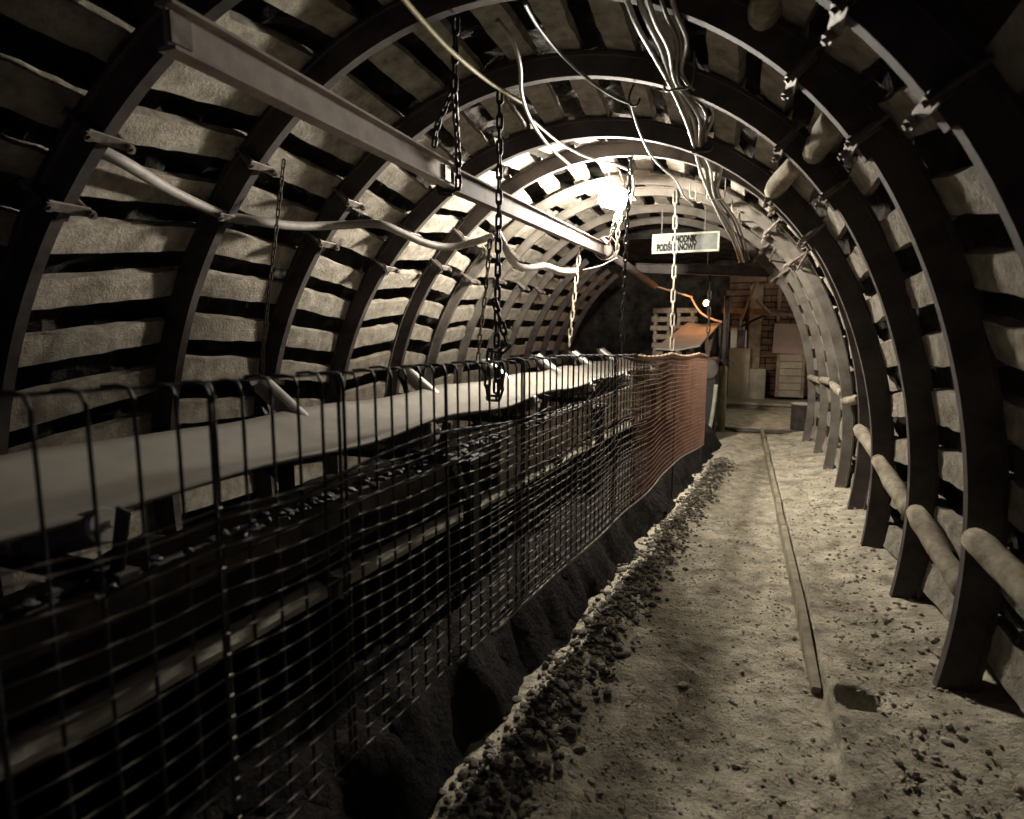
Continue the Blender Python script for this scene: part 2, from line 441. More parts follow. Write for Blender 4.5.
# thin tie rods along the right shoulder
for k, so in ((4, 0.30), (5, -0.25), (6, -0.05), (5, -0.6)):
    bm = nb(); s = S_JR + so
    add_tube(bm, [cp3(s, k, -0.012, -0.05), cp3(s, k + 1, -0.012, 0.05)], 0.011, 8)
    tag(obj('tie_rod', bm, 'bolt'), 'thin steel tie rod across the bay behind %s arch, %s the roof joint' % (ORD[k + 1], 'below' if so > 0 else ('just above' if so > -0.1 else ('above' if so > -0.4 else 'well above'))), 'rod', 'tie rods between the arches on the right')

# ------------------------------------------------------------------ rock shell, floor
def rock_strip(name, s0, s1, ns, y0, y1, ny, amp=0.16):
    bm = nb(); g = {}
    for j in range(ny + 1):
        y = y0 + (y1 - y0) * j / ny
        for i in range(ns + 1):
            s = s0 + (s1 - s0) * i / ns; p, n, d = cur(s)
            q = V((s, y, 0))
            r = max(0.27, 0.42 + amp * (noise.noise(q * 2.1) + 0.6 * noise.noise(q * 5.3) + 0.35 * noise.noise(q * 11)))
            g[i, j] = bm.verts.new((p.x + n.x * r, y, p.y + n.y * r))
    for j in range(ny):
        for i in range(ns):
            bm.faces.new((g[i, j], g[i + 1, j], g[i + 1, j + 1], g[i, j + 1]))
    return tag(obj(name, bm, 'rock'), kind='structure')
YB, YE = -1.6, 11.4
rock_strip('wall_left', 0.0, S_JL, 46, YB, 15.5, 190)
rock_strip('ceiling', S_JL, S_JR, 62, YB, YE, 150)
rock_strip('wall_right', S_JR, TOT, 46, YB, YE, 150)

FENCE_A, FENCE_B = 0.02, 0.10
def fence_x(y): return FENCE_A + FENCE_B * y
KERB_X = 1.77
def floor_h(x, y):
    q = V((x, y, 0))
    rough = 0.030 * noise.noise(q * 1.3) + 0.018 * noise.noise(q * 3.7) + 0.015 * noise.noise(q * 9.0) + 0.011 * noise.noise(q * 21.0)
    h = rough
    if y > 11.3: return 0.25 * rough
    fx = fence_x(y)
    if x > KERB_X and y < 12.1:
        t = min(1, (x - KERB_X) / 0.02)
        up = 0.108 + max(0, x - 2.02) * 0.22
        fade = 1 if y > 3.0 else max(0.25, (y - 2.2) / 0.8)
        h = rough * 0.7 + t * up * fade
        dd = ((x - 1.91) / 0.085) ** 2 + ((y - 3.16) / 0.085) ** 2
        h -= 0.45 * math.exp(-dd ** 3)
    # rubble berm beside the fence, and muck under the conveyor
    b = math.exp(-((x - (fx + 0.20)) / 0.12) ** 2)
    h += b * (0.05 + 0.045 * abs(noise.noise(q * 7.0)) + 0.03 * noise.noise(q * 2.0))
    return h
def axis(vals):
    out = []
    for a, b, n in vals: out += [a + (b - a) * i / n for i in range(n)]
    out.append(vals[-1][1]); return out
xs = axis([(-3.3, -1.2, 24), (-1.2, -0.2, 24), (-0.2, 1.70, 90), (1.70, 1.80, 10), (1.80, 2.3, 26), (2.3, 3.2, 12)])
ys = axis([(-1.6, 1.2, 20), (1.2, 5.0, 150), (5.0, 8.5, 90), (8.5, 12.0, 60)])
bm = nb(); G = {}
for j, y in enumerate(ys):
    for i, x in enumerate(xs): G[i, j] = bm.verts.new((x, y, floor_h(x, y)))
for j in range(len(ys) - 1):
    for i in range(len(xs) - 1): bm.faces.new((G[i, j], G[i + 1, j], G[i + 1, j + 1], G[i, j + 1]))
tag(obj('floor', bm, 'dirt', None, True), kind='structure')

# coal muck under the conveyor, heap raised to cast shade at the fence foot
def heap_h(x, y):
    fx = fence_x(y); q = V((x, y, 4.0))
    t = max(0.0, min(1.0, (fx + 0.07 + 0.10 * noise.noise(q * 2.3) + 0.05 * noise.noise(q * 7.0) - x) / 0.30)); t = t * t * (3 - 2 * t)
    return -0.06 + t * (0.40 + 0.06 * noise.noise(q * 1.7)) + 0.06 * noise.noise(q * 5) + 0.04 * noise.noise(q * 13)
bm = nb(); g = {}
hx = [-2.75 + 2.8 * (i / 54) for i in range(55)]; hy = [0.2 + 10.3 * (j / 170) for j in range(171)]
for j, y in enumerate(hy):
    for i, x in enumerate(hx):
        X = x + FENCE_B * y * (i / 54)
        g[i, j] = bm.verts.new((X, y, heap_h(X, y)))
for j in range(170):
    for i in range(54): bm.faces.new((g[i, j], g[i + 1, j], g[i + 1, j + 1], g[i, j + 1]))
tag(obj('coal_muck', bm, 'muck', None, True), 'dark heap of coal muck filling the space under the conveyor', 'muck', kind='stuff')
# loose gravel
bm = nb(); n = 0
while n < 9000:
    y = 1.3 + 9.2 * random.random() ** 1.6; fx = fence_x(y)
    x = random.uniform(fx + 0.12, 2.2)
    if not in_frame(V((x, y, 0))): continue
    r = 0.003 + 0.011 * random.random() ** 4
    add_rock(bm, (x, y, floor_h(x, y) + r * 0.25), r, 0.6); n += 1
tag(obj('loose_gravel', bm, 'gravel'), 'loose gravel scattered over the trodden dirt walkway', 'gravel', kind='stuff')
bm = nb(); n = 0
while n < 4200:
    y = 1.6 + 7.6 * random.random() ** 1.3; fx = fence_x(y)
    x = fx + random.gauss(0.20, 0.09)
    if x < fx - 0.1 or x > fx + 0.62: continue
    r = 0.006 + 0.024 * random.random() ** 2.6
    add_rock(bm, (x, y, floor_h(x, y) + r * 0.35), r, 0.75); n += 1
tag(obj('coal_rubble', bm, 'rubble'), 'ridge of broken coal rubble along the foot of the fence', 'rubble', kind='stuff')
bm = nb(); n = 0
while n < 1200:
    y = 2.2 + 8.5 * random.random() ** 1.3; x = random.uniform(1.98, 2.4)
    r = 0.004 + 0.018 * random.random() ** 3.4
    add_rock(bm, (x, y, floor_h(x, y) + r * 0.3), r, 0.8); n += 1
tag(obj('wall_debris', bm, 'gravel'), 'crumbled debris piled along the feet of the right-hand arches', 'debris', kind='stuff')
for (u, v, r, lab) in ((793, 637, 0.016, 'small white stone on the walkway beside the kerb board'), (683, 684, 0.030, 'flat pale stone lying in the middle of the walkway'), (622, 664, 0.017, 'small pale pebble left of the flat pale stone')):
    a = (u - 512) / F_PX; b = (409.5 - v) / F_PX; ly = cp + b * sp; lz = -sp + b * cp
    d = V((cy * a - sy * ly, sy * a + cy * ly, lz)); P = CAM + d * (-CAM.z / d.z)
    bm = nb(); add_rock(bm, (P.x, P.y, floor_h(P.x, P.y) + r * 0.4), r, 0.5); tag(obj('stone', bm, 'palestone'), lab, 'stone')

# kerb board along the raised ledge
for (y0, y1, lab) in ((3.3, 5.9, 'weathered kerb board edging the ledge, nearer length'), (5.93, 9.2, 'weathered kerb board edging the ledge, middle length'), (9.23, 12.0, 'weathered kerb board edging the ledge, far length at the junction')):
    bm = nb(); n = 16; fr = []
    for i in range(n + 1):
        y = y0 + (y1 - y0) * i / n
        fr.append((V((KERB_X - 0.03 + 0.012 * noise.noise(V((0, y * 1.5, 3))), y, 0.03 - 0.10 * max(0.0, 4.0 - y) + 0.008 * noise.noise(V((3, y * 3, 0))))), V((1, 0, 0)), V((0, 0, 1))))
    add_sweep(bm, fr, [(-0.024, -0.07), (0.022, -0.07), (0.022, 0.085), (-0.018, 0.085), (-0.024, 0.07)])
    tag(obj('kerb_board', bm, 'kerb'), lab, 'kerb board', 'kerb boards along the walkway')

# ------------------------------------------------------------------ belt conveyor
CB = 0.06
def cx_(x0, y): return x0 + CB * y
Y0, Y1 = 0.3, 11.4
def belt_sheet(prof_fn, n, thick):
    bm = nb(); fr = []
    for i in range(n + 1):
        y = Y0 + (Y1 - Y0) * i / n
        prof = prof_fn(y); fr.append([bm.verts.new((cx_(x, y), y, z)) for x, z in prof] )
    m = len(fr[0])
    for i in range(n):
        for k in range(m):
            bm.faces.new((fr[i][k], fr[i][(k + 1) % m], fr[i + 1][(k + 1) % m], fr[i + 1][k]))
    bm.faces.new(fr[0][::-1]); bm.faces.new(fr[-1])
    return bm
def top_prof(y):
    sag = 0.012 * math.cos(y * 2 * PI / 1.6)
    near = 0.025 * noise.noise(V((y * 1.1, 0, 0))) ; far = 0.012 * noise.noise(V((y * 2.0, 5, 0)))
    base = [(-1.46, 1.392 + far), (-1.38, 1.365 + far), (-1.20, 1.30), (-1.16, 1.29), (-0.84, 1.285), (-0.78, 1.295), (-0.62, 1.345 + near * 0.6), (-0.50, 1.368 + near)]
    base = [(x, z + sag) for x, z in base]
    return base + [(x, z - 0.016) for x, z in reversed(base)]
def low_prof(y):
    sag = 0.03 * math.cos(y * 2 * PI / 2.9)
    base = [(-1.5, 0.86), (-1.0, 0.845), (-0.57, 0.86)]
    base = [(x, z + sag) for x, z in base]
    return base + [(x, z - 0.014) for x, z in reversed(base)]
CV = thing('belt_conveyor', 'long belt conveyor with a dusty grey trough belt behind the wire fence', 'conveyor')
obj('carrying_belt', belt_sheet(top_prof, 90, 0.016), 'belt', CV, True)
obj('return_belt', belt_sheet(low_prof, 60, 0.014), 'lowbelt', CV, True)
def rail(x, z0, z1, w, mat, name, y0=Y0, y1=Y1, lip=0.05):
    bm = nb(); fr = []
    for i in range(25):
        y = y0 + (y1 - y0) * i / 24
        fr.append((V((cx_(x, y), y, 0)), V((1, 0, 0)), V((0, 0, 1))))
    t = 0.008; sg = 1 if w > 0 else -1
    # channel section: web with two lips
    prof = [(0, z0), (w, z0), (w, z0 + t), (sg * t, z0 + t), (sg * t, z1 - t), (w, z1 - t), (w, z1), (0, z1)]
    add_sweep(bm, fr, prof)
    return obj(name, bm, mat, CV)
rail(-0.46, 1.03, 1.15, -0.06, 'frame', 'stringer')
rail(-1.66, 1.03, 1.15, 0.06, 'frame', 'stringer')
# dust covered lower side beam
bm = nb(); fr = []
for i in range(81):
    y = 0.4 + 9.4 * i / 80
    fr.append((V((cx_(-0.49, y), y, 0.79 - 0.012 * y + 0.012 * noise.noise(V((y * 4, 0, 0))))), V((1, 0, 0)), V((0, 0, 1))))
add_sweep(bm, fr, [(-0.06, -0.03), (0.035, -0.03), (0.045, 0.0), (0.03, 0.022), (-0.02, 0.034), (-0.06, 0.02)])
obj('side_beam', bm, 'ledge', CV)['label'] = 'pale dust-covered lower side beam'
# guard plate
bm = nb(); fr = []
for i in range(31):
    y = 3.75 + 6.0 * i / 30
    fr.append((V((cx_(-0.425, y), y, 0.006 * noise.noise(V((y * 3, 1, 1))))), V((1, 0, 0)), V((0, 0, 1))))
add_sweep(bm, fr, [(-0.004, 0.84), (0.004, 0.84), (0.004, 1.20), (-0.004, 1.20)])
obj('side_guard', bm, 'guard', CV)['label'] = 'grey steel side guard plate'
# idler sets
for q, y in enumerate([1.18] + [1.45 + 1.56 * i for i in range(1, 7)]):
    bm = nb()
    x0, x1 = cx_(-1.70, y), cx_(-0.40, y)
    add_box(bm, ((x0 + x1) / 2, y, 1.165), (x1 - x0, 0.07, 0.05), None, 0.004)
    for s, xx in ((-1, x0 + 0.03), (1, x1 - 0.03)):
        add_box(bm, (xx, y + 0.0, 1.27 if s > 0 else 1.36), (0.05, 0.012, 0.22 if s > 0 else 0.40), Matrix.Rotation(s * 0.25, 3, 'Y'), 0.002)
        add_box(bm, (xx - s * 0.28, y, 1.21), (0.04, 0.012, 0.10), None, 0.002)
    ib = obj('idler_bracket', bm, 'frame', CV)
    # far wing roller projecting above the belt edge
    def roller(p, d, ln, r, mat='roller'):
        b = nb(); add_tube(b, [p - d * ln / 2, p - d * (ln / 2 - 0.012), p + d * (ln / 2 - 0.012), p + d * ln / 2], [r * 0.88, r, r, r * 0.88], 18)
        add_tube(b, [p - d * (ln / 2 + 0.03), p + d * (ln / 2 + 0.03)], 0.012, 8)
        sub('roller', b, mat, ib, (0, 0, 0), False)
    dr = V((-0.80, 0, 0.60)).normalized()
    roller(V((cx_(-1.53, y), y, 1.42)), dr, 0.42, 0.062)
    roller(V((cx_(-1.04, y), y, 1.226)), V((1, 0, 0)), 0.40, 0.055)
    roller(V((cx_(-0.63, y), y, 1.275)), V((0.95, 0, 0.28)).normalized(), 0.32, 0.055)
    # bracket holding the outer end of the wing roller
    b = nb(); e = V((cx_(-1.53, y), y, 1.42)) + dr * 0.225
    add_box(b, e + V((0, 0, -0.09)), (0.014, 0.09, 0.24), Matrix.Rotation(-0.5, 3, 'Y'), 0.003)
    sub('roller_holder', b, 'frame', ib, (0, 0, 0))
# legs
for y in (0.4, 3.2, 6.0, 8.8):
    for x in (-0.36, -1.72):
        bm = nb(); gx = cx_(x, y)
        zf = heap_h(gx, y) - 0.05
        add_box(bm, (gx, y, (zf + 1.16) / 2), (0.07, 0.09, 1.16 - zf), None, 0.006)
        add_box(bm, (gx, y, zf + 0.035), (0.2, 0.2, 0.02), None, 0.003)
        leg = obj('leg', bm, 'blackiron', CV)
        b = nb(); sgn = 1 if x > -1 else -1
        add_box(b, (gx, y - 0.14, 1.0), (0.05, 0.05, 0.42), Matrix.Rotation(0.75, 3, 'X'), 0.004)
        add_box(b, (gx - sgn * 0.02, y, 1.13), (0.14, 0.26, 0.03), None, 0.004)
        sub('knee_brace', b, 'blackiron', leg, (0, 0, 0))
for y in (2.1, 4.95, 7.8):
    bm = nb(); add_tube(bm, [(cx_(-1.7, y), y, 0.77), (cx_(-0.40, y), y, 0.77)], 0.05, 14)
    obj('return_roller', bm, 'frame', CV)
# loose lumps spilled beside the carrying belt
bm = nb()
for i in range(420):
    y = random.uniform(0.8, 9.5); x = cx_(random.gauss(-0.47, 0.035), y); r = random.uniform(0.008, 0.028)
    add_rock(bm, (x, y, 1.158 + r * 0.5), r)
tag(obj('spilled_coal', bm, 'blackiron'), 'dark spilled coal lying along the near conveyor stringer', 'coal', kind='stuff')

# ------------------------------------------------------------------ wire fence
TOPZ = lambda y: 1.775 - 0.012 * y - 0.04 * max(0, (y - 3.5)) * 0.5
zbot = lambda y: 0.545 - 0.011 * y
PANELS = [(0.62, 1.085), (1.07, 1.52), (1.505, 2.10), (2.085, 2.80), (2.785, 3.50), (3.485, 4.35), (4.335, 5.2)]
PN = ['nearest the viewer', 'second from the viewer', 'third from the viewer', 'fourth from the viewer', 'fifth from the viewer', 'sixth from the viewer', 'farthest, overlapping the orange net']
for q, (y0, y1) in enumerate(PANELS):
    t = thing('mesh_panel', 'black welded wire mesh fence panel, ' + PN[q], 'fence panel', (fence_x(y0), y0, 0), 'welded wire fence panels along the conveyor')
    bm = nb(); n = max(2, round((y1 - y0) / 0.09)); off = 0.006 * (q % 2)
    for i in range(n + 1):
        y = y0 + (y1 - y0) * i / n; x = fence_x(y) + off; zt = TOPZ(y) + random.uniform(-0.006, 0.006); zb = zbot(y)
        edge = i in (0, n)
        bow = 0.008 * noise.noise(V((y * 3, 0, 7)))
        add_tube(bm, [(x, y, zb), (x + bow, y, 0.9), (x, y, zt - 0.03), (x - 0.008, y - 0.004, zt - 0.006), (x - 0.035, y - 0.01, zt), (x - 0.075, y - 0.012, zt - 0.004)], 0.0056 if edge else 0.0046, 6)
    obj('vertical_wire', bm, 'wire', t, True)
    bm = nb()
    for z in [1.50, 1.455, 1.43] + [1.36 - 0.056 * i for i in range(16)]:
        if z > 1.42 and random.random() < 0.35: continue
        pts = []
        for i in range(9):
            y = y0 + (y1 - y0) * i / 8
            pts.append((fence_x(y) + off + 0.006, y, z + 0.006 * noise.noise(V((y * 2.3, z * 9, q))) - 0.012 * math.sin(PI * i / 8)))
        add_tube(bm, pts, 0.0024, 5)
    obj('cross_wire', bm, 'netwire', t, True)
    bm = nb(); add_tube(bm, [(fence_x(y) - 0.055 + off, y, TOPZ(y) - 0.008) for y in (y0, (y0 + y1) / 2, y1)], 0.0045, 6)
    obj('top_wire', bm, 'wire', t)
# loose binding wires wound along the panels
for (pts, lab) in (([(y, 1.36 + 0.09 * math.sin((y - 0.8) * 1.5) ** 2 + 0.05 * (y - 1)) for y in (0.8, 1.2, 1.6, 2.0, 2.4, 2.8, 3.1)], 'dark binding wire sagging along the near fence panels'),
                   ([(y, 1.33 + 0.035 * (y - 1)) for y in (1.0, 1.5, 2.0, 2.5, 3.0, 3.4, 3.9)], 'second dark binding wire just under the sagging one')):
    bm = nb(); add_tube(bm, smooth_path([(fence_x(y) + 0.018, y, z) for y, z in pts], 5), 0.0048, 6)
    tag(obj('binding_wire', bm, 'wire', None, True), lab, 'wire')

# netting: a plastic mesh net hung from a rope, from the middle of the fence to its far end
NET0, NET1 = 2.6, 8.4
def net_x(y, z): return fence_x(y) + 0.03 + 0.035 * noise.noise(V((y * 1.1, z * 1.2, 3))) * (1 if 0.4 < z < 1.5 else 0.4)
def net_top(y):
    a = min(1.0, max(0.0, (y - 3.2) / 3.0))
    base = 1.34 + 0.02 * (y - 3) if y < 3.4 else 1.348 + (TOPZ(y) - 1.358) * min(1, (y - 3.4) / 1.0)
    return base - 0.03 * abs(math.sin((y - 6.1) * PI / 1.6)) * (1 if y > 4.5 else 0)
def net_bot(y): return 0.545 - 0.013 * y + 0.02 * noise.noise(V((y, 2, 2))) + (0.05 * math.sin((y - 5.6) * 1.7) if y > 5.6 else 0)
def net(y0, y1, dy, nz, wv, wh, mat, label, name, rope=True):
    t = thing(name, label, 'net', (fence_x(y0), y0, 0))
    bm = nb(); n = round((y1 - y0) / dy)
    for i in range(n + 1):
        y = y0 + (y1 - y0) * i / n; zt, zb = net_top(y), net_bot(y)
        add_tube(bm, [(net_x(y, zb + (zt - zb) * f), y + 0.01 * noise.noise(V((f * 4, y * 5, 0))), zb + (zt - zb) * f) for f in (0, 0.2, 0.4, 0.6, 0.8, 1)], wv, 4)
    for j in range(nz + 1):
        f = j / nz; pts = []
        m = max(12, round((y1 - y0) / 0.12))
        for i in range(m + 1):
            y = y0 + (y1 - y0) * i / m; zt, zb = net_top(y), net_bot(y); z = zb + (zt - zb) * f
            z += 0.010 * noise.noise(V((y * 1.7, f * 3, 9))) * (1 if 0 < j < nz else 0)
            pts.append((net_x(y, z) + 0.003, y, z))
        add_tube(bm, pts, wh, 4)
    obj('net_mesh', bm, mat, t)
    for nm, fn, rr in (('bottom_cord', net_bot, 0.007),) + ((('top_rope', net_top, 0.022),) if rope else ()):
        bm = nb(); m = 60; pts = []
        for i in range(m + 1):
            y = y0 + (y1 - y0) * i / m; z = fn(y) + (0.012 if nm == 'top_rope' else 0)
            pts.append((net_x(y, z) + 0.004, y, z + (0.006 * math.sin(y * 40) if nm == 'top_rope' else 0)))
        add_tube(bm, pts, rr, 8); obj(nm, bm, 'rope' if nm == 'top_rope' else 'chain', t, True)
net(2.4, 5.2, 0.08, 18, 0.0022, 0.0030, 'netwire', 'grey wire netting with long sagging strands on the middle of the fence', 'wire_netting', False)
net(4.75, NET1, 0.048, 26, 0.0034, 0.0034, 'orange', 'orange plastic safety net with rope top at the far fence end', 'safety_net')
# fence posts
for y, lab in ((6.7, 'thin dark fence post behind the orange net'), (8.6, 'thin dark fence post at the far end of the net')):
    bm = nb(); x = fence_x(y) - 0.03; zf = floor_h(x, y) - 0.05
    add_tube(bm, [(x, y, zf), (x, y, TOPZ(y) - 0.02)], 0.013, 8)
    add_box(bm, (x, y, zf + 0.06), (0.10, 0.10, 0.012), None, 0.002)
    tag(obj('fence_post', bm, 'blackiron'), lab, 'post', 'posts of the conveyor fence')

# ------------------------------------------------------------------ monorail beam overhead
IPROF = [(-0.038, -0.078), (0.038, -0.078), (0.038, -0.066), (0.006, -0.060), (0.006, 0.060), (0.038, 0.066), (0.038, 0.078), (-0.038, 0.078), (-0.038, 0.066), (-0.006, 0.060), (-0.006, -0.060), (-0.038, -0.066)]
J = at(450, 176, 3.9); E = at(605, 250, 8.3)
NEAR = at(165, 25, 1.62)
def beam(p0, p1, label, mt):
    d = p1 - p0; x, z = frame_from(d)
    t = thing('monorail_beam', label, 'beam', tuple(p0), 'overhead monorail beams')
    bm = nb(); add_sweep(bm, [(p0 + d * i / 6, x, z) for i in range(7)], IPROF); obj('beam_section', bm, mt, t)
    bm = nb(); R = Matrix((x, d.normalized(), z)).transposed()
    for e, s in ((p0, 1), (p1, -1)):
        c = e + d.normalized() * s * 0.05
        add_box(bm, c + x * 0.012, (0.012, 0.09, 0.10), R, 0.002); add_box(bm, c - x * 0.012, (0.012, 0.09, 0.10), R, 0.002)
    obj('fishplate', bm, 'bolt', t)
    return t, d, x, z
beam(NEAR, J - (J - NEAR).normalized() * 0.02, 'steel monorail beam overhead on the upper left, nearer length', 'litbeam')
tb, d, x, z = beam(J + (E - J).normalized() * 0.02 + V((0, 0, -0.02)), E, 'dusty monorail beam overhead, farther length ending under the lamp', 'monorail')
PE = at(655, 286, 12.2)
t = thing('overhead_pipe', 'slim reddish steel pipe continuing past the monorail beam into the dark', 'pipe', tuple(E))
dd = (PE - E).normalized()
bm = nb(); add_tube(bm, [E + dd * 0.02, E.lerp(PE, 0.5), PE], 0.058, 16); obj('pipe_run', bm, 'monorail', t, True)
bm = nb(); add_tube(bm, [E - dd * 0.05, E - dd * 0.035, E + dd * 0.05, E + dd * 0.065], [0.085, 0.105, 0.105, 0.085], 20); obj('collar', bm, 'steel', t)
bm = nb(); xx, zz = frame_from(dd); c = E + dd * 0.0
add_tube(bm, [c + dd * 0.02 + (xx * math.cos(a) + zz * math.sin(a)) * 0.155 + zz * 0.03 for a in [2 * PI * i / 20 for i in range(20)]], 0.009, 6, closed=True)
obj('hanger_ring', bm, 'bolt', t)

# ------------------------------------------------------------------ chains
def chain(label, pts, pitch, wire, width, mat, extra=None):
    bm = nb(); add_chain(bm, pts, pitch, wire, width)
    if extra: extra(bm)
    return tag(obj('chain', bm, mat, None, True), label, 'chain')
S_at = lambda k, u, v: at(u, v, arch_y(k))
chain('thin rusty chain hanging by the left wall behind the second arch', [at(284, 160, 3.6), at(275, 240, 3.6), at(263, 345, 3.6), at(262, 392, 3.6)], 0.055, 0.0055, 0.032, 'rust')
c2t = at(456, 18, 3.38)
chain('heavy dark chain holding the joint of the monorail beam', [c2t, at(454, 90, 3.38), J + V((0.075, -0.02, 0.11)), J + V((0.075, -0.03, -0.11)), J + V((-0.03, -0.02, -0.125)), J + V((-0.075, -0.02, -0.10)), J + V((-0.075, -0.02, 0.12))], 0.075, 0.010, 0.050, 'blackiron')
chain('short dark chain on the left side of the monorail joint', [at(452, 92, 3.6), at(437, 125, 3.8), at(434, 146, 3.9)], 0.065, 0.009, 0.045, 'blackiron')
chain('long heavy black chain hanging in front of the monorail to the belt', [at(500, 90, 4.3), at(499, 200, 4.3), at(497, 330, 4.3), at(496, 392, 4.28)], 0.085, 0.0105, 0.056, 'blackiron')
chain('bunched black chain looped round the foot of the long black chain', [at(494, 300, 4.25), at(505, 335, 4.22), at(509, 350, 4.22), at(500, 352, 4.2), at(490, 350, 4.2), at(487, 385, 4.18), at(489, 400, 4.15), at(500, 398, 4.15), at(503, 372, 4.18), at(499, 352, 4.2)], 0.085, 0.0105, 0.056, 'blackiron')
chain('thin grey chain just left of the long black chain', [at(490, 240, 5.3), at(486, 290, 5.3), at(480, 335, 5.3), at(478, 362, 5.3)], 0.085, 0.008, 0.046, 'rust')
chain('pale chain hanging from under the monorail to the far rollers', [at(581, 238, 7.3), at(575, 290, 7.3), at(569, 346, 7.3)], 0.10, 0.011, 0.058, 'chain')
LAMP = at(613, 199, 6.85)
chain('bright pale chain slanting down from the lamp, left of the pair', [LAMP + V((0.06, 0.08, -0.02)), at(615, 222, 6.8), at(609, 244, 7.4), E + V((-0.02, -0.1, 0.15))], 0.085, 0.011, 0.055, 'chain')
chain('bright pale chain hanging straight down under the lamp, right of the pair', [LAMP + V((0.10, 0.08, -0.02)), at(618, 230, 7.1), at(617, 258, 7.3)], 0.085, 0.011, 0.055, 'chain')
chain('dark chain hanging just right of the lamp down to the belt', [at(631, 150, 6.5), at(628, 200, 6.5), at(625, 270, 6.5), at(622, 352, 6.5)], 0.085, 0.010, 0.052, 'blackiron')
chain('long pale chain hanging in front of the sign to the net', [at(675, 191, 8.2), at(675, 250, 8.2), at(673, 300, 8.2), at(672, 350, 8.2)], 0.15, 0.0125, 0.068, 'chain')
chain('dim rusty chain hanging by the right end of the net', [at(710, 274, 10.8), at(709, 320, 10.7), at(706, 358, 10.6)], 0.13, 0.013, 0.07, 'rust')

# ------------------------------------------------------------------ hoses and cables
def cable(name, label, pts, r, mat, n=8, seg=8):
    bm = nb(); add_tube(bm, smooth_path(pts, n), r, seg)
    return tag(obj(name, bm, mat, None, True), label, 'hose' if 'hose' in name else 'cable')
cable('air_hose', 'thick grey hose draped in waves across the left wall', [at(95, 148, 2.25), at(130, 166, 2.45), at(175, 193, 2.9), at(222, 214, 3.30), at(262, 222, 3.55), at(300, 226, 3.9), at(345, 225, 4.35), at(378, 224, 4.5), at(400, 232, 4.7), at(425, 243, 5.0), at(450, 247, 5.3), at(475, 242, 5.5), at(492, 236, 5.65)], 0.034, 'hose', 8, 12)
cable('air_hose', 'grey hose lying in a bend below the monorail end', [at(497, 232, 5.7), at(505, 247, 5.8), at(513, 262, 6.0), at(526, 268, 6.2), at(545, 266, 6.5), at(560, 271, 6.9), at(575, 271, 7.3)], 0.038, 'hose', 8, 12)
cable('power_cable', 'yellow cable slanting down from the top edge to the grey cable', [at(398, -8, 2.6), at(420, 18, 2.85), at(447, 47, 3.2), at(480, 75, 3.7), at(505, 92, 4.1), at(524, 103, 4.4)], 0.014, 'yellow')
cable('power_cable', 'pale cable sweeping from the roof down to the lamp', [at(497, 20, 3.3), at(512, 40, 3.45), at(520, 65, 3.7), at(522, 95, 4.1), at(532, 122, 4.6), at(550, 147, 5.2), at(572, 167, 5.8), at(588, 182, 6.3), at(602, 195, 6.75)], 0.014, 'cable')
cable('power_cable', 'thin dark cable curving behind the lamp from the pale one', [at(530, 118, 4.6), at(560, 143, 5.4), at(590, 158, 6.0), at(615, 164, 6.4), at(630, 172, 6.6), at(634, 186, 6.7), at(630, 208, 6.75)], 0.012, 'hose')
cable('power_cable', 'blue-grey cable sagging from the roof centre to a dark hook', [at(524, 2, 3.0), at(538, 26, 3.35), at(562, 55, 3.8), at(592, 82, 4.15), at(615, 97, 4.35), at(630, 103, 4.42)], 0.010, 'bluecable')
cable('power_cable', 'thin grey wire from the dark hook down to the lit arch', [at(631, 104, 4.42), at(637, 125, 4.8), at(648, 150, 5.4), at(662, 168, 6.0), at(676, 180, 6.6), at(684, 196, 7.0), at(694, 205, 7.3)], 0.009, 'cable')
bm = nb(); h = at(630, 103, 4.42)
add_tube(bm, smooth_path([at(634, 84, 4.42), at(629, 97, 4.42), at(631, 105, 4.42), at(637, 105, 4.42), at(640, 98, 4.42)], 6), 0.007, 6)
tag(obj('cable_hook', bm, 'blackiron', None, True), 'small dark wire hook under the third arch crown holding the cable', 'hook')
# cable bundle on the right of the crown
bund = [('outermost left', 0.00, 0.00, 0.014, 'cable'), ('second', 0.05, 0.012, 0.016, 'hose'), ('third', 0.095, -0.012, 0.013, 'cable'), ('fourth', 0.14, 0.02, 0.012, 'darkcable'), ('outermost right', 0.19, 0.03, 0.012, 'hose')]
GB = 'cables of the bundle on the roof'
for i, (w, ox, oz, r, mt) in enumerate(bund):
    base = [at(625, -20, 2.9), at(640, 20, 3.25), at(655, 50, 3.65), at(672, 82, 4.15), at(688, 118, 4.7), at(697, 146, 5.35), at(702, 168, 6.1), at(712, 195, 6.9), at(725, 222, 7.8), at(735, 243, 8.8), at(741, 262, 9.9)]
    pts = []
    for j, p in enumerate(base):
        tight = 0.45 if j in (3, 5, 7) else 1.0
        spread = 1.0 if j < 8 else 0.7
        pts.append(p + V((ox * tight * spread - 0.02, 0, oz * tight + 0.025 * noise.noise(V((j * 1.3, i * 3.1, 0)))))) 
    cable('roof_cable', 'long cable in the roof bundle right of the crown, %s of five' % w, pts, r, mt, 6, 7)
for (u, v, y, lab) in ((672, 82, 4.15, 'nearer'), (697, 146, 5.35, 'middle'), (712, 195, 6.9, 'farther')):
    bm = nb(); p = at(u, v, y) + V((0.03, 0, 0))
    add_tube(bm, smooth_path([p + V((-0.06, 0, 0.16)), p + V((-0.075, 0, -0.03)), p + V((0.0, 0, -0.045)), p + V((0.09, 0, -0.03)), p + V((0.10, 0, 0.16))], 5), 0.008, 6)
    tag(obj('cable_hanger', bm, 'bolt', None, True), 'steel wire hanger round the roof cables, %s of three' % lab, 'hanger', 'hangers of the roof cable bundle')
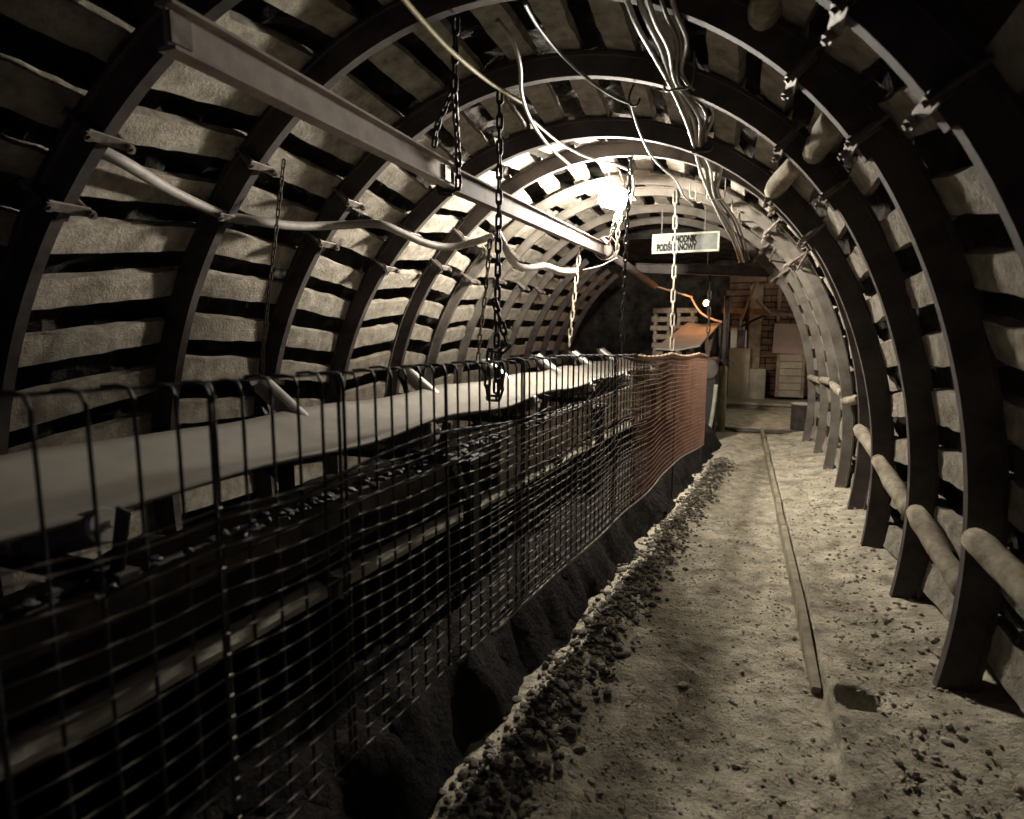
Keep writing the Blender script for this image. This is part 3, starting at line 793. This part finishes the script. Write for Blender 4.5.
# hooks on the lit arch
for (u, v, lab) in ((690, 196, 'left'), (696, 200, 'middle'), (732, 210, 'right')):
    bm = nb(); p = at(u, v, 7.2)
    add_tube(bm, smooth_path([p + V((0, 0, 0.12)), p + V((0, 0, 0.0)), p + V((0.04, 0, -0.03)), p + V((0.07, 0, 0.0))], 5), 0.008, 6)
    tag(obj('cable_hook', bm, 'chain', None, True), 'bare cable hook on the brightly lit arch behind the lamp, %s of three' % lab, 'hook', 'bare hooks on the lit arch')
cable('power_cable', 'thin pale stay wire tied under the pipe, running left', [at(617, 258, 6.9), at(600, 266, 7.1), at(583, 270, 7.3)], 0.008, 'cable')

# ------------------------------------------------------------------ the lamp
t = thing('roof_lamp', 'brightly lit box lamp hanging under the roof in the middle of the gallery', 'lamp', tuple(LAMP))
RL = Matrix.Rotation(-0.35, 3, 'Z') @ Matrix.Rotation(0.30, 3, 'Y') @ Matrix.Rotation(-0.35, 3, 'X')
bm = nb(); add_box(bm, LAMP, (0.31, 0.15, 0.185), RL, 0.035); obj('lamp_glass', bm, 'lampglass', t)
bm = nb(); add_box(bm, LAMP + RL @ V((0, 0.06, 0.115)), (0.36, 0.22, 0.03), RL, 0.010); obj('lamp_housing', bm, 'steel', t)
bm = nb()
add_tube(bm, [LAMP + RL @ V((-0.1, 0.05, 0.13)), LAMP + V((-0.06, 0.02, 0.30))], 0.007, 6); add_tube(bm, [LAMP + RL @ V((0.1, 0.05, 0.13)), LAMP + V((0.06, 0.02, 0.30))], 0.007, 6)
obj('hanging_bracket', bm, 'bolt', t)

# ------------------------------------------------------------------ the sign
P0, P1 = at(652, 254, 8.8), at(720, 231, 8.8)
sc = (P0 + P1) / 2; sw = P1.x - P0.x; sh = P1.z - P0.z
t = thing('hanging_sign', 'pale rectangular hanging sign with black lettering under the roof', 'sign', tuple(sc))
bm = nb(); add_box(bm, sc, (sw - 0.05, 0.03, sh - 0.05), None, 0.002); obj('sign_face', bm, 'signface', t)
bm = nb()
for dz in (-1, 1): add_box(bm, sc + V((0, 0, dz * (sh / 2 - 0.0125))), (sw, 0.045, 0.028), None, 0.004)
for dx in (-1, 1): add_box(bm, sc + V((dx * (sw / 2 - 0.0125), 0, 0)), (0.028, 0.045, sh - 0.06), None, 0.004)
obj('sign_frame', bm, 'signframe', t)
def text(body, loc, parent, width, cap):
    cu = bpy.data.curves.new('lettering', 'FONT'); cu.body = body; cu.size = 1; cu.extrude = 0.01; cu.offset = 0.055
    o = bpy.data.objects.new('lettering', cu); COL.objects.link(o)
    dg = bpy.context.evaluated_depsgraph_get(); me = bpy.data.meshes.new_from_object(o.evaluated_get(dg))
    bpy.data.objects.remove(o)
    x0 = min(v.co.x for v in me.vertices); x1 = max(v.co.x for v in me.vertices)
    kx = width / (x1 - x0); kz = cap / 0.74
    for v in me.vertices:
        v.co = V((loc[0] + (v.co.x - x1) * kx, loc[1] - v.co.z * 0.15, loc[2] + (v.co.y - 0.36) * kz)) - parent.location
    me.materials.clear(); me.materials.append(M['ink'])
    return link('lettering', me, None, parent)
yF = sc.y - 0.019
text('CHODNIK', (sc.x + sw * 0.175, yF, sc.z + sh * 0.20), t, sw * 0.375, sh * 0.36)
text('PODŚCIANOWY', (sc.x + sw * 0.175, yF, sc.z - sh * 0.20), t, sw * 0.60, sh * 0.36)
bm = nb()
for dx in (-0.36, 0.28):
    top = V((sc.x + sw * dx, sc.y, 3.55)); add_tube(bm, [V((sc.x + sw * dx, sc.y, sc.z + sh / 2 - 0.005)), top], 0.006, 6)
obj('hanging_wire', bm, 'bolt', t)

# ------------------------------------------------------------------ the junction at the far end
def sbox(name, c, size, mat, bev=0.0):
    bm = nb(); add_box(bm, c, size, None, bev); return tag(obj(name, bm, mat), kind='structure')
ZC = 3.3
def rock_wall(name, o, a, b, na, nb_):
    bm = nb(); g = {}; nrm = a.cross(b).normalized()
    for j in range(nb_ + 1):
        for i in range(na + 1):
            p = o + a * i / na + b * j / nb_
            g[i, j] = bm.verts.new(p + nrm * 0.12 * (noise.noise(p * 1.7) + 0.5 * noise.noise(p * 4.1)))
    for j in range(nb_):
        for i in range(na): bm.faces.new((g[i, j], g[i + 1, j], g[i + 1, j + 1], g[i, j + 1]))
    return tag(obj(name, bm, 'rock'), kind='structure')
YF = 17.2
rock_wall('wall_far', V((-3.6, YF + 0.35, -0.3)), V((10.0, 0, 0)), V((0, 0, 5)), 40, 20)
rock_wall('wall_end', V((5.6, 11.0, -0.3)), V((0, 7, 0)), V((0, 0, 5)), 28, 20)
rock_wall('wall_junction', V((2.55, 11.25, -0.3)), V((3.2, 0, 0)), V((0, 0, 5)), 16, 20)
bm = nb()   # rock over the mouth of the junction, open where the gallery comes in
rock_wall('ceiling_lip', V((-3.3, 11.45, 3.55)), V((6.6, 0, 0)), V((0, 0, 1.3)), 24, 6)
rock_wall('ceiling_junction', V((-3.6, 11.1, 3.75)), V((9.4, 0, 0)), V((0, 6.8, 0)), 40, 26)
bm.free()
bm = nb(); g = {}
for j in range(34):
    for i in range(60):
        x = -3.3 + 9.0 * i / 59; y = 11.95 + 5.8 * j / 33; q = V((x, y, 0))
        g[i, j] = bm.verts.new((x, y, 0.0 + 0.02 * noise.noise(q * 2.2) + 0.012 * noise.noise(q * 6)))
for j in range(33):
    for i in range(59): bm.faces.new((g[i, j], g[i + 1, j], g[i + 1, j + 1], g[i, j + 1]))
tag(obj('floor_junction', bm, 'dirt', None, True), kind='structure')

# step / platform in front of the timbered wall
pl = at(727, 402, 15.6); pr_ = at(795, 416, 15.0)
t = thing('loading_step', 'low pale plank step in front of the timbered far wall', 'step', (2.4, 15.7, 0))
bm = nb(); add_box(bm, (2.9, 16.1, 0.155), (4.4, 1.35, 0.055), Matrix.Rotation(-0.06, 3, 'Z'), 0.006); obj('tread', bm, 'plaster', t)
bm = nb(); add_box(bm, (2.92, 15.55, 0.065), (4.3, 0.08, 0.13), Matrix.Rotation(-0.06, 3, 'Z'), 0.006); obj('riser', bm, 'plaster', t)
# far wall of stacked timbers
bm = nb()
row = 0; zz = 0.2
while zz < 3.2:
    hgt = random.uniform(0.13, 0.19); x = 1.15 + random.uniform(-0.3, 0)
    while x < 5.2:
        w = random.uniform(0.5, 1.0)
        add_box(bm, (x + w / 2, YF + random.uniform(-0.02, 0.02), zz + hgt / 2), (w - 0.02, 0.12, hgt - 0.02), None, 0.008)
        x += w
    zz += hgt; row += 1
tag(obj('wall_timber', bm, 'woodred'), kind='structure')
def post(u, y, v0, v1, w, mat, name, label, cat):
    a = at(u, v0, y); b = at(u, v1, y); bm = nb()
    add_box(bm, (a.x, y, (a.z + b.z) / 2), (w, w, abs(a.z - b.z)), None, 0.012, 0.006)
    return tag(obj(name, bm, mat), label, cat)
post(757, 16.95, 285, 402, 0.30, 'wood', 'timber_post', 'thick square timber post against the far wall', 'post')
post(781, 17.08, 270, 322, 0.10, 'wood', 'timber_stud', 'narrow upright timber stud above the pinkish board', 'post')
a = at(735, 348, 16.5); b = at(744, 402, 16.5)
bm = nb(); add_box(bm, ((a.x + b.x) / 2 - 0.02, 16.5, (a.z + b.z) / 2), (0.50, 0.25, a.z - b.z), None, 0.01, 0.004)
tag(obj('concrete_pier', bm, 'plaster'), 'pale concrete pier left of the thick timber post', 'pier')
a = at(746, 368, 16.7); b = at(764, 402, 16.7)
bm = nb(); add_box(bm, ((a.x + b.x) / 2, 16.62, (a.z + b.z) / 2), (b.x - a.x, 0.3, a.z - b.z), None, 0.01, 0.004)
tag(obj('concrete_block', bm, 'plaster'), 'low pale concrete block at the foot of the timber post', 'block')
# pinkish board and the door-like panel under it
a = at(774, 324, 17.06); b = at(806, 354, 17.06)
bm = nb(); add_box(bm, ((a.x + b.x) / 2, 17.085, (a.z + b.z) / 2), (b.x - a.x, 0.07, a.z - b.z), Matrix.Rotation(0.03, 3, 'Y'), 0.004)
tag(obj('notice_board', bm, 'board'), 'blank pinkish board fixed above the plank door', 'board')
a = at(777, 354, 16.3); b = at(806, 398, 16.3)
t = thing('plank_door', 'pale plank door in a dark frame under the pinkish board', 'door', ((a.x + b.x) / 2, 16.3, b.z))
zz = b.z; nbr = 6; hgt = (a.z - b.z) / nbr
for i in range(nbr):
    bm = nb(); add_box(bm, ((a.x + b.x) / 2, 16.32, zz + hgt * (i + 0.5)), (b.x - a.x - 0.14, 0.035, hgt - 0.012), None, 0.005); obj('plank', bm, 'plaster', t)
for xx in (a.x + 0.03, b.x - 0.10):
    bm = nb(); add_box(bm, (xx, 16.29, (a.z + b.z) / 2), (0.065, 0.08, a.z - b.z), None, 0.005); obj('door_frame', bm, 'wood', t)
# steel prop by the end of the conveyor
y = 12.0; a = at(729, 296, y); b = at(721, 428, y)
t = thing('steel_prop', 'ochre steel prop with a clamp standing at the end of the walkway', 'prop', (b.x, y, 0))
tp = V((b.x + 0.02, y, a.z))
bm = nb(); add_tube(bm, [V((b.x, y, -0.02)), V((b.x, y, 1.35))], 0.07, 16); add_box(bm, (b.x, y, 0.01), (0.2, 0.2, 0.02), None, 0.003); obj('outer_tube', bm, 'prop', t, True)
bm = nb(); add_tube(bm, [V((b.x, y, 1.3)), tp], 0.052, 16); obj('inner_tube', bm, 'steel', t, True)
bm = nb(); add_tube(bm, [V((b.x, y, 1.24)), V((b.x, y, 1.36))], 0.10, 12); add_box(bm, (b.x + 0.1, y - 0.03, 1.3), (0.14, 0.05, 0.07), None, 0.005); add_box(bm, (b.x - 0.1, y - 0.02, 1.3), (0.10, 0.04, 0.05), None, 0.005); obj('prop_lock', bm, 'blackiron', t)
# switch boxes standing on the concrete pier
a = at(731, 328, 16.5); b = at(736.5, 348, 16.5)
bm = nb(); add_box(bm, ((a.x + b.x) / 2, 16.5, (a.z + b.z) / 2), (b.x - a.x, 0.09, a.z - b.z), None, 0.008)
tag(obj('switch_box', bm, 'box'), 'slim white switch box standing on the pale concrete pier', 'switch box')
t0 = at(741.5, 339, 16.5)
t = thing('junction_box', 'grey electrical box right of the slim white box on the pier', 'junction box', tuple(t0))
bz = b.z
bm = nb(); add_box(bm, (t0.x, 16.5, t0.z), (0.17, 0.14, (t0.z - bz) * 2), None, 0.008); obj('box_body', bm, 'steel', t)
bm = nb(); add_box(bm, (t0.x + 0.10, 16.46, t0.z), (0.03, 0.12, (t0.z - bz) * 2 - 0.02), None, 0.004); obj('door_edge', bm, 'box', t)
for dx, hh in ((-0.04, 0.30), (0.04, 0.24)):
    bm = nb(); add_tube(bm, [t0 + V((dx, 0, 0.2)), t0 + V((dx, 0, 0.2 + hh))], 0.03, 10); obj('cable_gland', bm, 'signframe', t)

# drum on the ledge at the junction mouth
c = at(802, 424, 12.7); c.z = 0.0
t = thing('steel_drum', 'small dark steel drum by the feet of the farthest arches', 'drum', tuple(c))
bm = nb(); add_tube(bm, [c, c + V((0, 0, 0.02)), c + V((0, 0, 0.2)), c + V((0, 0, 0.22)), c + V((0, 0, 0.24)), c + V((0, 0, 0.48)), c + V((0, 0, 0.5))], [0.2, 0.205, 0.205, 0.215, 0.205, 0.205, 0.2], 24); obj('drum_body', bm, 'barrel', t)
bm = nb(); add_tube(bm, [c + V((0, 0, 0.5)), c + V((0, 0, 0.515))], [0.207, 0.207], 24); obj('drum_lid', bm, 'box', t)
# black cable across the far floor
cable('ground_cable', 'thick black cable lying across the floor at the gallery mouth', [V((0.7, 12.35, 0.04)), V((1.05, 12.1, 0.045)), V((1.4, 11.95, 0.05)), V((1.9, 11.95, 0.05)), V((2.7, 12.0, 0.05))], 0.04, 'darkcable')
# dark girders across the mouth
for (v, y, w, lab, u0, u1) in ((268, 10.9, 0.16, 'dark steel girder across the gallery mouth below the sign, upper one', 636, 770), (310, 13.6, 0.12, 'dark steel girder in the junction above the prop, lower one', 722, 800)):
    p0 = at(u0, v, y); p1 = at(u1, v + 4, y); d = p1 - p0; x, z = frame_from(d)
    bm = nb(); add_sweep(bm, [(p0, x, z), (p1, x, z)], [(a * w / 0.156, b * w / 0.156) for a, b in IPROF]); tag(obj('steel_girder', bm, 'steel'), lab, 'girder')
# bracing struts above the switch boxes
for (u0, v0, u1, v1, lab) in ((742, 326, 771, 312, 'slanting dark pipe rising right above the electrical box'), (756, 300, 770, 313, 'short dark pipe crossing under the lower girder'), (741, 320, 757, 282, 'steep dark pipe rising above the electrical box')):
    bm = nb(); add_tube(bm, [at(u0, v0, 16.4 if u0 == 742 else 13.5), at(u1, v1, 13.6)], 0.03, 8); tag(obj('bracing_pipe', bm, 'steel'), lab, 'pipe')
for col, x0 in (('left', -0.42), ('right', 0.10)):
    for i in range(7):
        zz = 1.10 + 0.20 * i
        bm = nb(); add_box(bm, (x0 + random.uniform(-0.04, 0.04), 14.6 + random.uniform(-0.03, 0.03), zz + 0.055), (0.44, 0.30, 0.115), Matrix.Rotation(random.uniform(-0.05, 0.05), 3, 'Z'), 0.012, 0.006)
        for px in (-0.15, 0.15): add_box(bm, (x0 + px, 14.6, zz - 0.042), (0.07, 0.26, 0.083), None, 0.004)
        tag(obj('stacked_slab', bm, 'concrete'), '%s slab up in the %s stack in the dark junction beyond the belt' % (ORD[i + 1].capitalize(), col), 'slab', 'concrete slabs stacked in the junction')
    bm = nb(); add_box(bm, (x0, 14.6, 0.508), (0.5, 0.36, 1.016), None, 0.02, 0.01)
    tag(obj('stack_plinth', bm, 'plaster'), 'rough block carrying the %s slab stack in the junction' % col, 'block')
# transfer conveyor climbing away under the orange lamp
t = thing('transfer_conveyor', 'short inclined belt glowing orange under the small lamp', 'conveyor', (0.4, 12.5, 1.4))
bm = nb(); q0 = at(655, 348, 11.3); q1 = at(700, 345, 11.3); q2 = at(721, 322, 13.4); q3 = at(688, 322, 13.4)
qa = [q0, (q0 + q1) / 2 + V((0, 0, -0.05)), q1]; qb = [q3, (q3 + q2) / 2 + V((0, 0, -0.05)), q2]
lo = [[bm.verts.new(p + V((0, 0, dz))) for p in row] for row in (qa, qb) for dz in (0, -0.03)]
for i in range(2):
    bm.faces.new((lo[0][i], lo[0][i + 1], lo[2][i + 1], lo[2][i])); bm.faces.new((lo[1][i], lo[3][i], lo[3][i + 1], lo[1][i + 1]))
    bm.faces.new((lo[0][i], lo[1][i], lo[1][i + 1], lo[0][i + 1])); bm.faces.new((lo[2][i], lo[2][i + 1], lo[3][i + 1], lo[3][i]))
bm.faces.new((lo[0][0], lo[2][0], lo[3][0], lo[1][0])); bm.faces.new((lo[0][2], lo[1][2], lo[3][2], lo[2][2]))
obj('belt', bm, 'belt', t)
bm = nb()
for p in (q0.lerp(q3, 0.3), q0.lerp(q3, 0.9), q1.lerp(q2, 0.3), q1.lerp(q2, 0.9)):
    add_box(bm, (p.x, p.y, (p.z - 0.03) / 2), (0.09, 0.09, p.z - 0.03), None, 0.004)
add_box(bm, (q0.lerp(q3, 0.5) + V((0, 0, -0.16))), (0.07, 2.1, 0.10), Matrix.Rotation(math.atan2(q3.z - q0.z, q3.y - q0.y), 3, 'X') , 0.004)
add_box(bm, (q1.lerp(q2, 0.5) + V((0, 0, -0.16))), (0.07, 2.1, 0.10), Matrix.Rotation(math.atan2(q2.z - q1.z, q2.y - q1.y), 3, 'X') , 0.004)
obj('support_frame', bm, 'frame', t)
# dark machine body (drive) filling the space between conveyor end and prop
t = thing('drive_housing', 'dark conveyor drive housing standing between net and ochre prop', 'machine', (0.86, 11.2, 0))
bm = nb(); add_box(bm, (0.74, 11.2, 0.72), (0.42, 1.0, 1.40), None, 0.02); obj('housing', bm, 'blackiron', t)
bm = nb(); add_tube(bm, [(0.80, 10.66, 1.25), (0.80, 10.70, 1.25)], 0.17, 20); obj('bearing_cap', bm, 'frame', t)
bm = nb(); add_tube(bm, smooth_path([(0.95, 10.62, 1.0), (0.93, 10.60, 0.7), (0.90, 10.58, 0.4), (0.86, 10.55, 0.16)], 6), 0.035, 10); obj('feed_hose', bm, 'signframe', t, True)
# orange lamp
OL = at(706, 303, 12.6)
t = thing('orange_lamp', 'small glowing orange lamp hanging on a wire in the dark junction', 'lamp', tuple(OL))
bm = nb(); bmesh.ops.create_uvsphere(bm, u_segments=16, v_segments=10, radius=0.045, matrix=Matrix.Translation(OL) @ Matrix.Diagonal((1, 1, 1.25, 1))); obj('bulb', bm, 'bulb', t, True)
bm = nb(); add_tube(bm, [OL + V((0, 0, 0.05)), OL + V((0, 0, 0.07)), OL + V((0, 0, 0.14))], [0.05, 0.04, 0.025], 14); obj('lamp_socket', bm, 'blackiron', t)
bm = nb(); add_tube(bm, [OL + V((0, 0, 0.13)), OL + V((0, 0, 1.05))], 0.010, 6); obj('lamp_wire', bm, 'darkcable', t)
cable('power_cable', 'cable sagging behind the small orange lamp', [at(690, 296, 13.0), at(700, 312, 13.0), at(712, 319, 13.0), at(722, 322, 13.0)], 0.02, 'cable')
cable('power_cable', 'short cable left of the small orange lamp', [at(655, 286, 12.15), at(672, 291, 12.6), at(682, 294, 12.6), at(692, 297, 12.9)], 0.018, 'cable')
# work lamp of the junction, round the corner to the right
WL = V((3.3, 13.3, 2.75))
t = thing('wall_lamp', 'lit work lamp round the right corner of the junction', 'lamp', tuple(WL))
bm = nb(); add_box(bm, WL, (0.22, 0.22, 0.16), None, 0.03); obj('lamp_glass', bm, 'farglass', t)
bm = nb(); add_box(bm, WL + V((0, 0, 0.12)), (0.26, 0.26, 0.05), None, 0.01); add_tube(bm, [WL + V((0, 0, 0.13)), V((WL.x, WL.y, 3.7))], 0.012, 8); obj('lamp_housing', bm, 'steel', t)

# ------------------------------------------------------------------ world, camera, view
w = bpy.data.worlds.new('dark_gallery'); S.world = w; w.use_nodes = True
w.node_tree.nodes['Background'].inputs['Color'].default_value = (0.75, 0.55, 1.0, 1)
w.node_tree.nodes['Background'].inputs['Strength'].default_value = 0.02
cam = bpy.data.cameras.new('camera'); co = bpy.data.objects.new('camera', cam); COL.objects.link(co)
cam.sensor_fit = 'HORIZONTAL'; cam.sensor_width = 36.0; cam.lens = F_PX / 1024 * 36.0
co.location = CAM
fwd = V((-sy * cp, cy * cp, -sp))
co.rotation_euler = fwd.to_track_quat('-Z', 'Y').to_euler()
cam.clip_start = 0.05; cam.clip_end = 60
cam.dof.use_dof = True; cam.dof.focus_distance = 4.8; cam.dof.aperture_fstop = 1.7
S.camera = co
S.view_settings.view_transform = 'Standard'; S.view_settings.look = 'None'; S.view_settings.gamma = 1.0
S.view_settings.exposure = 0.0
S.view_settings.use_curve_mapping = False
S.cycles.use_denoising = True
S.cycles.max_bounces = 6; S.cycles.diffuse_bounces = 1
